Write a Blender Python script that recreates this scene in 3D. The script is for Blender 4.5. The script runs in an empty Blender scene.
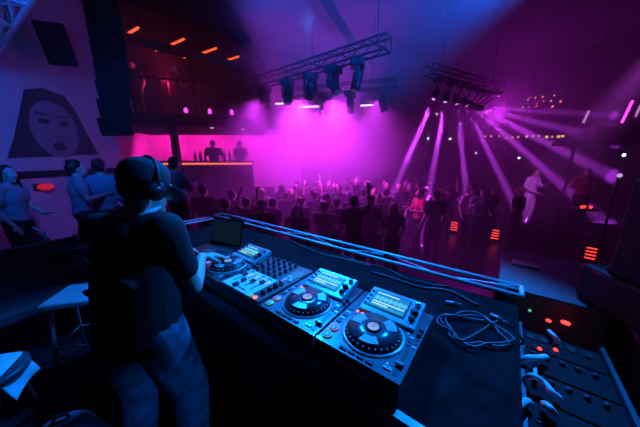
import bpy, bmesh, math, random
from mathutils import Vector as V, Matrix as M
R = math.radians
random.seed(11)
sc = bpy.context.scene
C = bpy.data.collections.new('club'); sc.collection.children.link(C)

# ------------------------------------------------------------------ camera
PITCH = R(12.6); CAMZ = 1.70; FPX = 240.0
cam = bpy.data.cameras.new('camera'); cam.sensor_width = 36; cam.lens = 36*FPX/640; cam.clip_start = .02
co = bpy.data.objects.new('camera', cam); C.objects.link(co)
co.location = (0, 0, CAMZ); co.rotation_euler = (math.pi/2-PITCH, 0, 0); sc.camera = co
def _ray(px, py):
    xc, yc = (px-320)/FPX, (213.5-py)/FPX
    return V((xc, math.cos(PITCH)+yc*math.sin(PITCH), yc*math.cos(PITCH)-math.sin(PITCH)))
def on(px, py, z):                      # sight line met with the level z
    r = _ray(px, py); return r*((z-CAMZ)/r.z)+V((0, 0, CAMZ))
def at(px, py, y):                      # sight line met with the distance y
    r = _ray(px, py); return r*(y/r.y)+V((0, 0, CAMZ))
# booth frame: X along the gear to the right, Y away from the DJ
RZ = R(-38); J = V((.203, .80, 0))
BX = V((math.cos(RZ), math.sin(RZ), 0)); BY = V((-math.sin(RZ), math.cos(RZ), 0))
def B(x, y, z=0): return J+BX*x+BY*y+V((0, 0, z))

# ------------------------------------------------------------------ materials
MATS = {}
def mat(name, col, rough=.5, metal=0, emit=None, es=1, spec=.5, noise=0, scale=30, bump=0, coat=0, rnd=0):
    if name in MATS: return MATS[name]
    m = bpy.data.materials.new(name); m.use_nodes = True
    nt = m.node_tree; b = nt.nodes['Principled BSDF']
    b.inputs['Base Color'].default_value = (*col, 1); b.inputs['Roughness'].default_value = rough
    b.inputs['Metallic'].default_value = metal; b.inputs['Specular IOR Level'].default_value = spec
    b.inputs['Coat Weight'].default_value = coat
    if emit:
        b.inputs['Emission Color'].default_value = (*emit, 1); b.inputs['Emission Strength'].default_value = es
    if noise or bump:
        tc = nt.nodes.new('ShaderNodeTexCoord'); n = nt.nodes.new('ShaderNodeTexNoise')
        n.inputs['Scale'].default_value = scale; n.inputs['Detail'].default_value = 4
        nt.links.new(tc.outputs['Object'], n.inputs['Vector'])
        if noise:
            r = nt.nodes.new('ShaderNodeValToRGB')
            r.color_ramp.elements[0].position = .3; r.color_ramp.elements[1].position = .7
            r.color_ramp.elements[0].color = (*[c*(1-noise) for c in col], 1)
            r.color_ramp.elements[1].color = (*[min(1, c*(1+noise)) for c in col], 1)
            nt.links.new(n.outputs['Fac'], r.inputs['Fac']); nt.links.new(r.outputs['Color'], b.inputs['Base Color'])
        if bump:
            bp = nt.nodes.new('ShaderNodeBump'); bp.inputs['Strength'].default_value = bump; bp.inputs['Distance'].default_value = .01
            nt.links.new(n.outputs['Fac'], bp.inputs['Height']); nt.links.new(bp.outputs['Normal'], b.inputs['Normal'])
    if rnd:                                # each copy of a garment gets its own shade
        oi = nt.nodes.new('ShaderNodeObjectInfo'); r = nt.nodes.new('ShaderNodeValToRGB')
        r.color_ramp.interpolation = 'CONSTANT'
        cs = [(.012, .012, .014), (.03, .03, .035), (.02, .014, .02), (.10, .10, .11), (.015, .02, .03), (.20, .19, .2)]
        el = r.color_ramp.elements
        el[0].color = (*cs[0], 1); el[1].position = .25; el[1].color = (*cs[1], 1)
        for k, p in ((2, .5), (3, .74), (4, .82), (5, .95)):
            e = el.new(p); e.color = (*cs[k], 1)
        nt.links.new(oi.outputs['Random'], r.inputs['Fac']); nt.links.new(r.outputs['Color'], b.inputs['Base Color'])
    MATS[name] = m; return m
BLACK = mat('black_paint', (.012, .012, .014), .55, noise=.3)
PLASTIC = mat('black_plastic', (.014, .014, .016), .4, noise=.2, scale=60)
DECK = mat('dark_deck', (.085, .09, .10), .34, .1, noise=.35, scale=14, coat=.1)
PANEL = mat('glossy_panel', (.50, .52, .55), .3, .15, noise=.12, scale=9)
PLATTER = mat('platter', (.10, .11, .12), .22, .3, noise=.25, scale=16)
SILVER = mat('brushed_silver', (.62, .66, .70), .3, .85, noise=.12, scale=40)
RUBBER = mat('knob_rubber', (.03, .03, .033), .5)
ALU = mat('aluminium', (.72, .75, .78), .28, .9, noise=.1, scale=50)
DALU = mat('blackened_steel', (.035, .035, .04), .4, .5)
SKIN = mat('skin', (.62, .43, .34), .5, noise=.08, scale=25)
HAIR = mat('dark_hair', (.012, .009, .008), .5, bump=.5, scale=120)
FAIR = mat('fair_hair', (.30, .20, .10), .5, bump=.5, scale=120)
TEE = mat('black_cotton', (.010, .010, .012), .85, noise=.25, scale=90, bump=.3)
JEAN = mat('washed_denim', (.10, .13, .18), .8, noise=.55, scale=14, bump=.9)
SHIRT = mat('shirt_cloth', (.03, .03, .035), .85, rnd=1)
TROUS = mat('trouser_cloth', (.02, .02, .026), .85, noise=.3)
WHITE = mat('white_cotton', (.75, .74, .76), .8, noise=.06)
GREYC = mat('grey_cotton', (.32, .33, .36), .85, noise=.1)
REDC = mat('red_cotton', (.75, .12, .14), .85, noise=.1)
LEATHER = mat('dark_leather', (.05, .055, .07), .42, noise=.25, bump=.2)
CABLE = mat('black_cable', (.05, .05, .055), .4)
WCABLE = mat('white_cable', (.85, .86, .88), .4)
GREYCAB = mat('grey_cable', (.09, .095, .11), .4)
def glow(name, c, s): return mat(name, (.02, .02, .02), .5, emit=c, es=s)
G_RED = glow('red_led', (1, .05, .03), 2.2); G_ORANGE = glow('orange_led', (1, .22, .06), 1.6)
G_TUBE = glow('orange_red_tube', (1, .09, .03), 2.0)
G_GREEN = glow('green_led', (.15, .9, .45), .55); G_PINK = glow('pink_led', (1, .25, .3), .6)
G_CYAN = glow('cyan_led', (.05, .5, 1), .9); G_WHITE = glow('white_led', (.75, .9, 1), 4)
G_MAG = glow('magenta_led', (1, .06, .85), 2.5); G_MAGW = glow('pink_batten', (1, .55, 1), 5)
G_WARM = glow('warm_lamp', (1, .38, .2), 2.0); G_LENS = glow('lit_lens', (.8, .2, 1), 2.5)
G_DLENS = glow('blue_lens', (.05, .1, .5), .25)
G_STRIP = glow('bar_strip', (1, .13, .03), 2.3)

# ------------------------------------------------------------------ mesh builder
class MB:
    def __init__(s): s.bm = bmesh.new()
    def _add(s, vs, fs, smooth=False):
        v = [s.bm.verts.new(p) for p in vs]
        for f in fs:
            try:
                q = s.bm.faces.new([v[i] for i in f]); q.smooth = smooth
            except ValueError: pass
        return v
    def box(s, c, d, rot=None, bev=0):
        t = bmesh.new(); bmesh.ops.create_cube(t, size=1)
        for v in t.verts: v.co = V((v.co.x*d[0], v.co.y*d[1], v.co.z*d[2]))
        if bev: bmesh.ops.bevel(t, geom=t.edges[:], offset=bev, segments=2, affect='EDGES', profile=.5)
        m = M.Translation(c) @ (rot.to_4x4() if rot else M.Identity(4))
        t.verts.ensure_lookup_table(); t.verts.index_update()
        s._add([m @ v.co for v in t.verts], [[v.index for v in f.verts] for f in t.faces]); t.free(); return s
    def lathe(s, c, prof, n=24, rot=None):           # prof: (radius, z)
        m = M.Translation(c) @ (rot.to_4x4() if rot else M.Identity(4)); vs, fs = [], []
        for r, z in prof:
            for k in range(n):
                a = 2*math.pi*k/n; vs.append(m @ V((max(r, 1e-5)*math.cos(a), max(r, 1e-5)*math.sin(a), z)))
        for i in range(len(prof)-1):
            for k in range(n): fs.append([i*n+k, i*n+(k+1) % n, (i+1)*n+(k+1) % n, (i+1)*n+k])
        fs.append(list(range(n))[::-1]); fs.append([(len(prof)-1)*n+k for k in range(n)])
        s._add(vs, fs, n > 8); return s
    def cyl(s, p0, p1, r0, r1=None, n=12):
        p0, p1 = V(p0), V(p1); d = p1-p0; q = d.to_track_quat('Z', 'Y').to_matrix()
        return s.lathe(p0, [(r0, 0), (r1 if r1 is not None else r0, d.length)], n, q)
    def tube(s, pts, r, n=8):
        pts = [V(p) for p in pts]; vs, fs = [], []
        for i, p in enumerate(pts):
            d = (pts[min(i+1, len(pts)-1)]-pts[max(i-1, 0)]).normalized()
            a = d.cross(V((0, 0, 1)));  a = a if a.length > .05 else d.cross(V((1, 0, 0))); a.normalize(); b = d.cross(a)
            for k in range(n):
                t = 2*math.pi*k/n; vs.append(p+(a*math.cos(t)+b*math.sin(t))*r)
        for i in range(len(pts)-1):
            for k in range(n): fs.append([i*n+k, i*n+(k+1) % n, (i+1)*n+(k+1) % n, (i+1)*n+k])
        fs += [list(range(n))[::-1], [(len(pts)-1)*n+k for k in range(n)]]
        s._add(vs, fs, True); return s
    def prism(s, poly, h0, h1, f=None):              # poly in 2-D, f(x, y, h) -> point
        f = f or (lambda x, y, h: V((x, y, h))); n = len(poly)
        vs = [f(x, y, h0) for x, y in poly]+[f(x, y, h1) for x, y in poly]
        s._add(vs, [list(range(n))[::-1], [n+k for k in range(n)]]+[[k, (k+1) % n, n+(k+1) % n, n+k] for k in range(n)]); return s
    def ell(s, c, r, rot=None, nu=18, nv=12):
        m = M.Translation(c) @ (rot.to_4x4() if rot else M.Identity(4))
        vs = [m @ V((0, 0, -r[2]))]; fs = []
        for i in range(1, nv):
            t = -math.pi/2+math.pi*i/nv
            for k in range(nu):
                a = 2*math.pi*k/nu; vs.append(m @ V((r[0]*math.cos(t)*math.cos(a), r[1]*math.cos(t)*math.sin(a), r[2]*math.sin(t))))
        vs.append(m @ V((0, 0, r[2]))); L = len(vs)-1
        for k in range(nu):
            fs.append([0, 1+(k+1) % nu, 1+k]); fs.append([L, 1+(nv-2)*nu+k, 1+(nv-2)*nu+(k+1) % nu])
        for i in range(nv-2):
            for k in range(nu): fs.append([1+i*nu+k, 1+i*nu+(k+1) % nu, 1+(i+1)*nu+(k+1) % nu, 1+(i+1)*nu+k])
        s._add(vs, fs, True); return s
    def cap(s, p0, r0, p1, r1, n=14):
        p0, p1 = V(p0), V(p1); d = p1-p0; L = max(d.length, 1e-4); q = d.to_track_quat('Z', 'Y').to_matrix()
        pr = [(r0*math.sin(t), -r0*math.cos(t)) for t in [i*math.pi/10 for i in range(6)]]
        pr += [(r1*math.cos(t), L+r1*math.sin(t)) for t in [i*math.pi/10 for i in range(6)]]
        return s.lathe(p0, pr, n, q)
    def mesh(s, name, m):
        me = bpy.data.meshes.new(name); bmesh.ops.recalc_face_normals(s.bm, faces=s.bm.faces[:])
        s.bm.to_mesh(me); s.bm.free(); me.materials.append(m); return me
    def build(s, name, m, parent=None, **kw):
        o = bpy.data.objects.new(name, s.mesh(name, m)); C.objects.link(o)
        if parent is not None: o.parent = parent
        for k, v in kw.items(): o[k] = v
        return o
def remesh(mb, name, m, voxel, smooth=4):
    o = bpy.data.objects.new(name, mb.mesh(name, m)); C.objects.link(o)
    a = o.modifiers.new('r', 'REMESH'); a.mode = 'VOXEL'; a.voxel_size = voxel; a.use_smooth_shade = True
    b = o.modifiers.new('s', 'SMOOTH'); b.factor = .5; b.iterations = smooth
    dg = bpy.context.evaluated_depsgraph_get(); me = bpy.data.meshes.new_from_object(o.evaluated_get(dg))
    old = o.data; o.modifiers.clear(); o.data = me; bpy.data.meshes.remove(old); me.name = name
    if not me.materials: me.materials.append(m)
    return o
def thing(name, label, cat, loc=(0, 0, 0), rz=0, group=None):
    o = bpy.data.objects.new(name, None); C.objects.link(o); o.location = loc; o.rotation_euler = (0, 0, rz)
    o.empty_display_size = .1
    o['label'] = label; o['category'] = cat
    if group: o['group'] = group
    return o
def tag(o, label, cat, group=None, kind=None):
    o['label'] = label; o['category'] = cat
    if group: o['group'] = group
    if kind: o['kind'] = kind
    return o
def struct(o): o['kind'] = 'structure'; return o
def dup(root, loc, rz, label=None, group=None):
    r = root.copy(); C.objects.link(r); r.location = loc
    r.rotation_euler = rz if hasattr(rz, '__len__') else (0, 0, rz)
    if label: r['label'] = label
    if group: r['group'] = group
    for ch in list(root.children):
        c = ch.copy(); C.objects.link(c); c.parent = r
        for g in list(ch.children):
            d = g.copy(); C.objects.link(d); d.parent = c
    return r
def lamp(name, kind, loc, col, power, target=None, size=60, blend=.3, rad=.05):
    l = bpy.data.lights.new(name, kind); l.color = col; l.energy = power
    if kind in ('SPOT', 'POINT'): l.shadow_soft_size = rad
    if kind == 'SPOT': l.spot_size = R(size); l.spot_blend = blend
    if kind == 'AREA': l.size = rad
    o = bpy.data.objects.new(name, l); C.objects.link(o); o.location = loc
    if target is not None: o.rotation_euler = (V(target)-V(loc)).to_track_quat('-Z', 'Y').to_euler()
    return o

# ------------------------------------------------------------------ the setting
FLOOR = mat('dance_floor', (.035, .033, .04), .35, noise=.3, scale=3)
CARPET = mat('stage_black', (.012, .012, .015), .85, spec=.1, noise=.3, scale=40)
WALLP = mat('white_wall', (.42, .43, .47), .85, noise=.06, scale=3)
DARKW = mat('dark_wall', (.014, .013, .017), .85, spec=.1, noise=.2, scale=2)
CEILM = mat('ceiling_black', (.05, .05, .06), .8, noise=.2, scale=2)
BARW = mat('bar_wall', (.45, .42, .45), .8, noise=.06, scale=2)
FZ = -.8
struct(MB().box((1.5, 6.5, FZ-.1), (17, 21, .2)).build('floor', FLOOR))
struct(MB().box((1.5, 6.5, 5.65), (17, 21, .2)).build('ceiling', CEILM))
struct(MB().box((-5.1, 1.1, 2.4), (.2, 10.2, 6.4)).build('wall_left', WALLP))
struct(MB().box((1.5, 16.6, 2.4), (17, .2, 6.4)).build('wall_far', DARKW))
struct(MB().box((9.6, 6.5, 2.4), (.2, 21, 6.4)).build('wall_right', DARKW))
struct(MB().box((-3.9, 10.1, 1.05), (6.2, .2, 3.7)).build('wall_bar', BARW))
struct(MB().box((-3.9, 10.1, 4.25), (6.2, .2, 2.7)).build('wall_balcony', DARKW))
struct(MB().box((-6.9, 8.1, 2.4), (.2, 4, 6.4)).build('wall_bar_side', BARW))
p1, p2, p3 = B(.5, 1.02), B(-2.72, 1.02), B(2.6, 2.2)
stage = [(-5, -3.5), (4.2, -3.5), (B(2.6, .0).x, B(2.6, 0).y), (p3.x, p3.y), (B(.5, 2.2).x, B(.5, 2.2).y), (p1.x, p1.y), (p2.x, p2.y), (-2.0, 4.9), (-5, 4.9)]
struct(MB().prism(stage, FZ, 0).build('floor_stage', CARPET))
struct(MB().prism([(4.3, 8.5), (7.9, 4.1), (9.5, 4.1), (9.5, 11.5), (5, 11.5)], FZ, -.3).build('floor_podium', CARPET))
struct(MB().prism([(-6.8, 6.2), (-1.9, 7.4), (-1.9, 10), (-6.8, 10)], FZ, .6).build('floor_bar', CARPET))
# ceiling beams that cross above the dance floor
bm_ = MB()
a, b = at(262, 4, 5.0), at(420, 84, 12.0)
for (s, e, h) in ((V((-.9, 4.6, 5.35)), V((3.0, 13.5, 5.35)), .34),):
    d = (e-s); bm_.box((s+e)/2, (.28, d.length, h), M.Rotation(-math.atan2(d.x, d.y), 3, 'Z'))
struct(bm_.build('ceiling_beam', BLACK))

# ------------------------------------------------------------------ balcony over the bar
f0, f1 = V((-6.7, 6.6)), V((-2.2, 7.75))
struct(MB().prism([(f0.x, f0.y), (f1.x, f1.y), (-2.2, 9.98), (-6.7, 9.98)], 2.66, 2.95).build('balcony_slab', DARKW))
struct(MB().prism([(-4.95, 6.3), (-4.3, 5.3), (-2.0, 7.3), (-2.0, 9.98), (-6.7, 9.98), (-6.7, 6.3)], 4.8, 4.95).build('balcony_ceiling', DARKW))
d = V((2.3, 2.0, 0)).normalized()
o = MB().box(V((-3.15, 6.3, 4.14)), (3.05, .1, .17), M.Rotation(math.atan2(2, 2.3), 3, 'Z')).build('ceiling_edge_beam', BLACK); struct(o)
for k, (px, py, L) in enumerate(((131, 32, .62), (174, 43.5, .78), (206, 52, .78), (231, 59, .6))):
    D = 5.6+k*.5; c = at(px, py, D)
    t = thing('ceiling_tube_light', ('short orange-red tube light beside the hanging speaker column', 'orange-red tube light above the red lit balcony wall', 'slender orange-red tube light over middle of balcony', 'faint red tube light at far end of balcony ceiling')[k], 'tube light', c, R(-31), 'red tube lights under the balcony ceiling')
    MB().cyl((-L/2, 0, 0), (L/2, 0, 0), .022, n=10).build('glowing_tube', G_TUBE, t)
    MB().box((0, 0, .035), (L+.06, .05, .03)).build('housing', DALU, t)
    MB().cyl((0, 0, .05), (0, 0, max(.06, 4.8-c.z)), .008, n=6).build('hanger', DALU, t)
for k, (px, py, L) in enumerate(((158, 49.5, .25), (186, 57, .2))):
    D = 7.2+k*.4; c = at(px, py, D)
    t = thing('ceiling_tube_light', ('small orange tube deeper inside balcony behind the first beam', 'tiny red tube deeper inside balcony behind the second beam')[k], 'tube light', c, R(-31), 'red tube lights under the balcony ceiling')
    MB().cyl((-L/2, 0, 0), (L/2, 0, 0), .02, n=10).build('glowing_tube', G_TUBE, t)
    MB().box((0, 0, .035), (L+.06, .05, .03)).build('housing', DALU, t)
    MB().cyl((0, 0, .05), (0, 0, max(.06, 4.8-c.z)), .008, n=6).build('hanger', DALU, t)
# railing
dv = (f1-f0); n = dv.normalized(); ang = math.atan2(n.y, n.x)
rl = thing('balcony_railing', 'dark balcony railing with thin uprights above the bar', 'railing', (f0.x+.0, f0.y+.07, 2.95), ang)
LR = dv.length
for z in (.95, .5): MB().cyl((0.05, .05, z), (LR-.05, .05, z), .022, n=8).build('rail', DALU, rl)
for k in range(9): MB().cyl((.05+k*(LR-.1)/8, .05, 0), (.05+k*(LR-.1)/8, .05, .95), .016, n=8).build('post', DALU, rl)
# lamps standing along the balcony ledge
for k, (px, py) in enumerate(((186, 112.5), (210, 114.5), (232, 116.5))):
    s = (px-139)/101; D = 7.15+.65*s; c = at(px, py, D)
    t = thing('ledge_lamp', ('small magenta lamp on balcony ledge nearest the thin pole', 'middle magenta lamp of the three on balcony ledge', 'magenta lamp on balcony ledge nearest the purple haze')[k], 'lamp', (c.x, c.y, 2.95), 0, 'magenta lamps along the balcony ledge')
    MB().lathe((0, 0, 0), [(.05, 0), (.05, .03), (.02, .05), (.02, .08)], 12).build('base', DALU, t)
    MB().lathe((0, 0, .08), [(.03, 0), (.055, .04), (.05, .11), (.02, .15)], 12).build('shade', G_MAG, t)
# columns
o = struct(MB().box((-4.15, 7.15, 1.63), (.16, .16, 2.06)).build('bar_column', BLACK))
o = struct(MB().cyl((-3.62, 7.45, 2.95), (-3.62, 7.45, 4.8), .035).build('balcony_column', BLACK))
# bar
c0, c1 = at(186, 166, 7.5), at(246, 160.5, 7.9)
d = c1-c0; ang = math.atan2(d.y, d.x)
br = thing('bar_counter', 'dark bar counter with glowing red strip under its top', 'bar counter', ((c0.x+c1.x)/2, (c0.y+c1.y)/2, .6), ang)
LB = d.length+.8
MB().box((-.2, 0, .5), (LB, .5, 1.0)).build('body', BLACK, br)
MB().box((-.2, -.02, 1.045), (LB+.06, .62, .05), bev=.01).build('top', PLASTIC, br)
MB().box((-.2, -.275, .985), (LB, .03, .045)).build('light_strip', G_STRIP, br)
# bottles on the bar
for k, x in enumerate((.25, .4, -.45, -.6)):
    p = V((br.location.x, br.location.y, 0))+V((math.cos(ang)*x, math.sin(ang)*x, 1.67))
    t = thing('bottle', 'dark bottle standing on the bar counter', 'bottle', p, 0, 'bottles on the bar counter')
    MB().lathe((0, 0, 0), [(.036, 0), (.038, .02), (.038, .18), (.014, .24), (.013, .3)], 12).build('body', PLASTIC, t)
    MB().lathe((0, 0, .3), [(.016, 0), (.016, .025)], 10).build('cap', SILVER, t)

# ------------------------------------------------------------------ people
def P0():
    return dict(hip=[(-.09, 0, .93), (.09, 0, .93)], knee=[(-.105, .03, .51), (.105, .03, .51)], ank=[(-.11, -.02, .09), (.11, -.02, .09)],
        toe=[(-.13, .13, .035), (.13, .13, .035)], sh=[(-.185, 0, 1.43), (.185, 0, 1.43)], el=[(-.25, -.03, 1.14), (.25, -.03, 1.14)],
        wr=[(-.25, .1, .92), (.25, .1, .92)], hd=[(-.24, .15, .84), (.24, .15, .84)], pel=(0, 0, .96), abd=(0, 0, 1.12), chest=(0, 0, 1.30), neck=(0, 0, 1.45), head=(0, .035, 1.625), yaw=0, pitch=0)
def hand_shapes(mb, w, h, side, curl=.35, fine=False, up=None):
    w, h = V(w), V(h); d = (h-w).normalized()
    up = V(up) if up else V((0, 0, 1))
    s = d.cross(up);  s = s if s.length > .2 else d.cross(V((0, 1, 0))); s.normalize(); nrm = s.cross(d).normalized()
    k = w+d*.05
    for j in (-1, 0, 1): mb.cap(w+s*j*.012, .018, w+d*.085+s*j*.026, .0135)
    for j, L in enumerate((.072, .082, .077, .06)):
        b = w+d*.09+s*(j-1.5)*.021*-side; q = (d-nrm*curl).normalized(); q2 = (d-nrm*curl*2.6).normalized()
        m1 = b+q*L*.55+s*(j-1.5)*.004*-side
        mb.cap(b, .0098, m1, .009); mb.cap(m1, .009, m1+q2*L*.5, .0075)
    tb = w+d*.03+s*.028*side; t1 = tb+(d*.6+s*.75*side-nrm*.3).normalized()*.045
    mb.cap(tb, .0135, t1, .011); mb.cap(t1, .011, t1+(d*.9+s*.15*side-nrm*.35).normalized()*.034, .009)
def head_shapes(mb, p, fine=False):
    h = V(p['head']); rot = M.Rotation(p['yaw'], 3, 'Z') @ M.Rotation(p['pitch'], 3, 'X')
    def T(x, y, z): return h+rot @ V((x, y, z))
    mb.ell(T(0, -.012, .028), (.075, .094, .092), rot)
    mb.ell(T(0, .03, -.04), (.056, .066, .078), rot)
    mb.cap(T(0, .085, .005), .011, T(0, .108, -.03), .016)          # nose
    for s in (-1, 1):
        mb.ell(T(s*.074, -.012, -.015), (.014, .022, .034), rot)    # ears
        mb.ell(T(s*.034, .075, -.022), (.024, .02, .02), rot)       # cheeks
        mb.ell(T(s*.03, .078, .022), (.026, .014, .01), rot)        # brow
    mb.ell(T(0, .086, -.064), (.026, .013, .011), rot); mb.ell(T(0, .075, -.098), (.024, .02, .018), rot)
    return T, rot
def body_mb(p, fine=False):
    mb = MB(); g = lambda k: [V(q) for q in p[k]]
    T, rot = head_shapes(mb, p, fine)
    mb.cap(V(p['neck'])-V((0, 0, .03)), .062, T(0, -.02, -.06), .054)
    torso(mb, p, 0)
    for i, s in enumerate((-1, 1)):
        sh, el, wr, hd = g('sh')[i], g('el')[i], g('wr')[i], g('hd')[i]
        mb.cap(sh, .058, el, .042); mb.cap(el, .043, el.lerp(wr, .35), .042); mb.cap(el.lerp(wr, .35), .042, wr, .026)
        hand_shapes(mb, wr, hd, s, p.get('curl', .35), fine, p.get('up'))
        hp, kn, an, to = g('hip')[i], g('knee')[i], g('ank')[i], g('toe')[i]
        mb.cap(hp, .092, kn, .058); mb.cap(kn, .056, kn.lerp(an, .3), .057); mb.cap(kn.lerp(an, .3), .057, an, .038)
        mb.cap(an-V((0, 0, .03)), .042, to, .03)
    return mb
def torso(mb, p, g):
    pe, ab, ch, nk = V(p['pel']), V(p['abd']), V(p['chest']), V(p['neck']); s0, s1 = V(p['sh'][0]), V(p['sh'][1])
    ax = (s1-s0).normalized(); rz = M.Rotation(math.atan2(ax.y, ax.x), 3, 'Z')
    mb.ell(pe, (.165+g, .118+g, .14+g), rz); mb.ell(ab, (.145+g, .105+g, .18), rz); mb.ell(ch, (.172+g, .118+g, .19), rz)
    mb.cap(s0, .06+g, s1, .06+g); mb.cap(s0.lerp(s1, .25), .075+g*.7, s0.lerp(s1, .75), .075+g*.7)
    mb.cap(ch+V((0, 0, .1)), .09+g*.5, nk, .066+g*.3)
def shirt_mb(p, g=.014, sleeve=.6, hem=0):
    mb = MB(); torso(mb, p, g)
    for i in (0, 1):
        sh, el = V(p['sh'][i]), V(p['el'][i]); mb.cap(sh, .066+g, sh.lerp(el, sleeve), .052+g)
        if sleeve >= 1:
            wr = V(p['wr'][i]); mb.cap(el, .05+g, el.lerp(wr, .85), .036+g)
    if hem: pe = V(p['pel']); mb.cap(pe-V((.06, 0, hem-.1)), .125+g, pe-V((-.06, 0, hem-.1)), .125+g)
    return mb
def trouser_mb(p, g=.014):
    mb = MB(); pe = V(p['pel']); mb.ell(pe-V((0, 0, .02)), (.168+g, .12+g, .12), None)
    for i in (0, 1):
        hp, kn, an = V(p['hip'][i]), V(p['knee'][i]), V(p['ank'][i])
        mb.cap(hp, .097+g, kn, .066+g); mb.cap(kn, .066+g, an.lerp(kn, .06), .056+g)
    return mb
def shoe_mb(p, i):
    mb = MB(); an, to = V(p['ank'][i]), V(p['toe'][i])
    mb.cap(an-V((0, .025, .04)), .05, to, .04); mb.cap(an-V((0, 0, .05)), .052, an+V((0, 0, .02)), .048); return mb
def hair_mb(p, kind):
    mb = MB(); h = V(p['head']); rot = M.Rotation(p['yaw'], 3, 'Z') @ M.Rotation(p['pitch'], 3, 'X'); T = lambda x, y, z: h+rot @ V((x, y, z))
    mb.ell(T(0, -.03, .045), (.086, .094, .092), rot); mb.ell(T(0, -.055, -.01), (.08, .062, .07), rot)
    if kind == 'long':
        for x in (-.06, -.03, 0, .03, .06): mb.cap(T(x, -.06, .03), .045, T(x*1.3, -.09, -.25), .03)
        for s in (-1, 1): mb.cap(T(s*.075, -.01, .03), .03, T(s*.1, -.02, -.2), .022)
    if kind == 'bun': mb.ell(T(0, -.12, .08), (.045, .045, .045))
    if kind == 'curly':
        rr = random.Random(5)
        for _ in range(22):
            a = rr.uniform(0, 6.28); z = rr.uniform(.0, .11); q = math.sqrt(max(.02, 1-(z/.13)**2))
            mb.ell(T(.085*q*math.cos(a), -.035+.085*q*math.sin(a)*.9-.01, z), (.03, .03, .03))
    return mb
def person(name, label, p, loc=(0, 0, 0), rz=0, hair='short', hm=HAIR, sm=SHIRT, tm=TROUS, sleeve=.6, group=None, vox=.014, scale=1):
    r = thing(name, label, 'person', loc, rz, group); r.scale = (scale,)*3
    b = remesh(body_mb(p), 'body', SKIN, vox, 2); b.parent = r
    s = remesh(shirt_mb(p, sleeve=sleeve), 'shirt', sm, .018, 3); s.parent = r
    t = remesh(trouser_mb(p), 'trousers', tm, .018, 3); t.parent = r
    for i in (0, 1): q = remesh(shoe_mb(p, i), 'shoe', BLACK, .012, 2); q.parent = r
    h = remesh(hair_mb(p, hair), 'hair', hm, .014, 2); h.parent = r
    return r
def pose(**k):
    p = P0(); p.update(k); return p
POSES = [
    (pose(), 'short', HAIR),
    (pose(el=[(-.25, -.03, 1.14), (.27, .06, 1.2)], wr=[(-.2, .2, 1.05), (.2, .26, 1.32)], hd=[(-.17, .28, 1.07), (.19, .3, 1.41)]), 'long', HAIR),
    (pose(el=[(-.27, .05, 1.18), (.27, .05, 1.18)], wr=[(-.14, .27, 1.2), (.14, .27, 1.22)], hd=[(-.1, .34, 1.24), (.1, .34, 1.27)], knee=[(-.12, .08, .52), (.11, .0, .52)]), 'curly', HAIR),
    (pose(head=(.02, .05, 1.61), yaw=.4, pitch=-.15), 'bun', FAIR),
    (pose(yaw=-.5, el=[(-.26, .02, 1.14), (.25, -.03, 1.14)], wr=[(-.22, .2, 1.0), (.24, .1, .92)], hd=[(-.2, .29, 1.02), (.24, .15, .84)]), 'long', FAIR),
    (pose(el=[(-.25, -.03, 1.14), (.29, .04, 1.56)], wr=[(-.24, .1, .92), (.26, .12, 1.83)], hd=[(-.24, .15, .84), (.26, .15, 1.93)]), 'short', HAIR),
    (pose(el=[(-.3, .03, 1.58), (.3, .03, 1.58)], wr=[(-.24, .1, 1.85), (.22, .1, 1.85)], hd=[(-.23, .14, 1.95), (.21, .14, 1.95)]), 'short', HAIR),
]
CROWD_LABELS = ['dark silhouetted dancer standing in the packed crowd on the dance floor']*5+['dark dancer with one arm raised above the packed crowd', 'dark dancer with both arms raised above the packed crowd']
protos = []
for i, (p, h, hm) in enumerate(POSES):
    protos.append(person('dancer', CROWD_LABELS[i], p, (0, 0, 0), 0, h, hm, group='dancers in the crowd'))
used = [False]*len(protos); taken = []
def put(i, x, y, z, rz, s, label=None):
    if not used[i]:
        used[i] = True; r = protos[i]; r.location = (x, y, z); r.rotation_euler = (0, 0, rz)
    else: r = dup(protos[i], (x, y, z), rz)
    r.scale = (s, s, s)
    if label: r['label'] = label
    taken.append((x, y)); return r
def free(x, y, d=.5): return all((x-a)**2+(y-b)**2 > d*d for a, b in taken)
# people who can be told apart come first
SPECIAL = []
def special(label, px, y, z, rz, p, hair='short', hm=HAIR, sm=SHIRT, tm=TROUS, sleeve=.6, scale=1, name='person'):
    x = at(px, 190, y).x; taken.append((x, y))
    return person(name, label, p, (x, y, z), rz, hair, hm, sm, tm, sleeve, scale=scale)
special('person in a white long-sleeved shirt standing on the podium, arms bent', 531, 7.35, -.3, R(200), pose(el=[(-.3, .05, 1.2), (.3, .02, 1.2)], wr=[(-.16, .22, 1.25), (.12, .22, 1.05)], hd=[(-.1, .28, 1.3), (.06, .28, 1.02)]), 'curly', HAIR, WHITE, WHITE, 1)
special('person in a red top with fair hair dancing on the podium', 583, 7.3, -.3, R(150), pose(el=[(-.27, .05, 1.18), (.3, .05, 1.18)], wr=[(-.14, .27, 1.2), (.3, .2, 1.35)], hd=[(-.1, .34, 1.24), (.3, .24, 1.43)]), 'long', FAIR, REDC, TROUS, .6)
special('dancer in pale top facing the booth near the podium lights', 482, 6.6, FZ, R(170), POSES[1][0], 'long', HAIR, GREYC, TROUS, .6)
special('dancer in white top with fair hair beside a dark-clad friend', 470, 6.9, FZ, R(190), POSES[3][0], 'bun', FAIR, WHITE, TROUS, .6)
special('tall person in dark clothes seen from behind in mid crowd', 437, 5.6, FZ, R(10), POSES[0][0], 'short', HAIR, TEE, TROUS, .6, 1.04)
special('person with reddish shirt lit from the side among dancers', 421, 6.3, FZ, R(100), POSES[2][0], 'short', HAIR, REDC, TROUS, .6)
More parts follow.
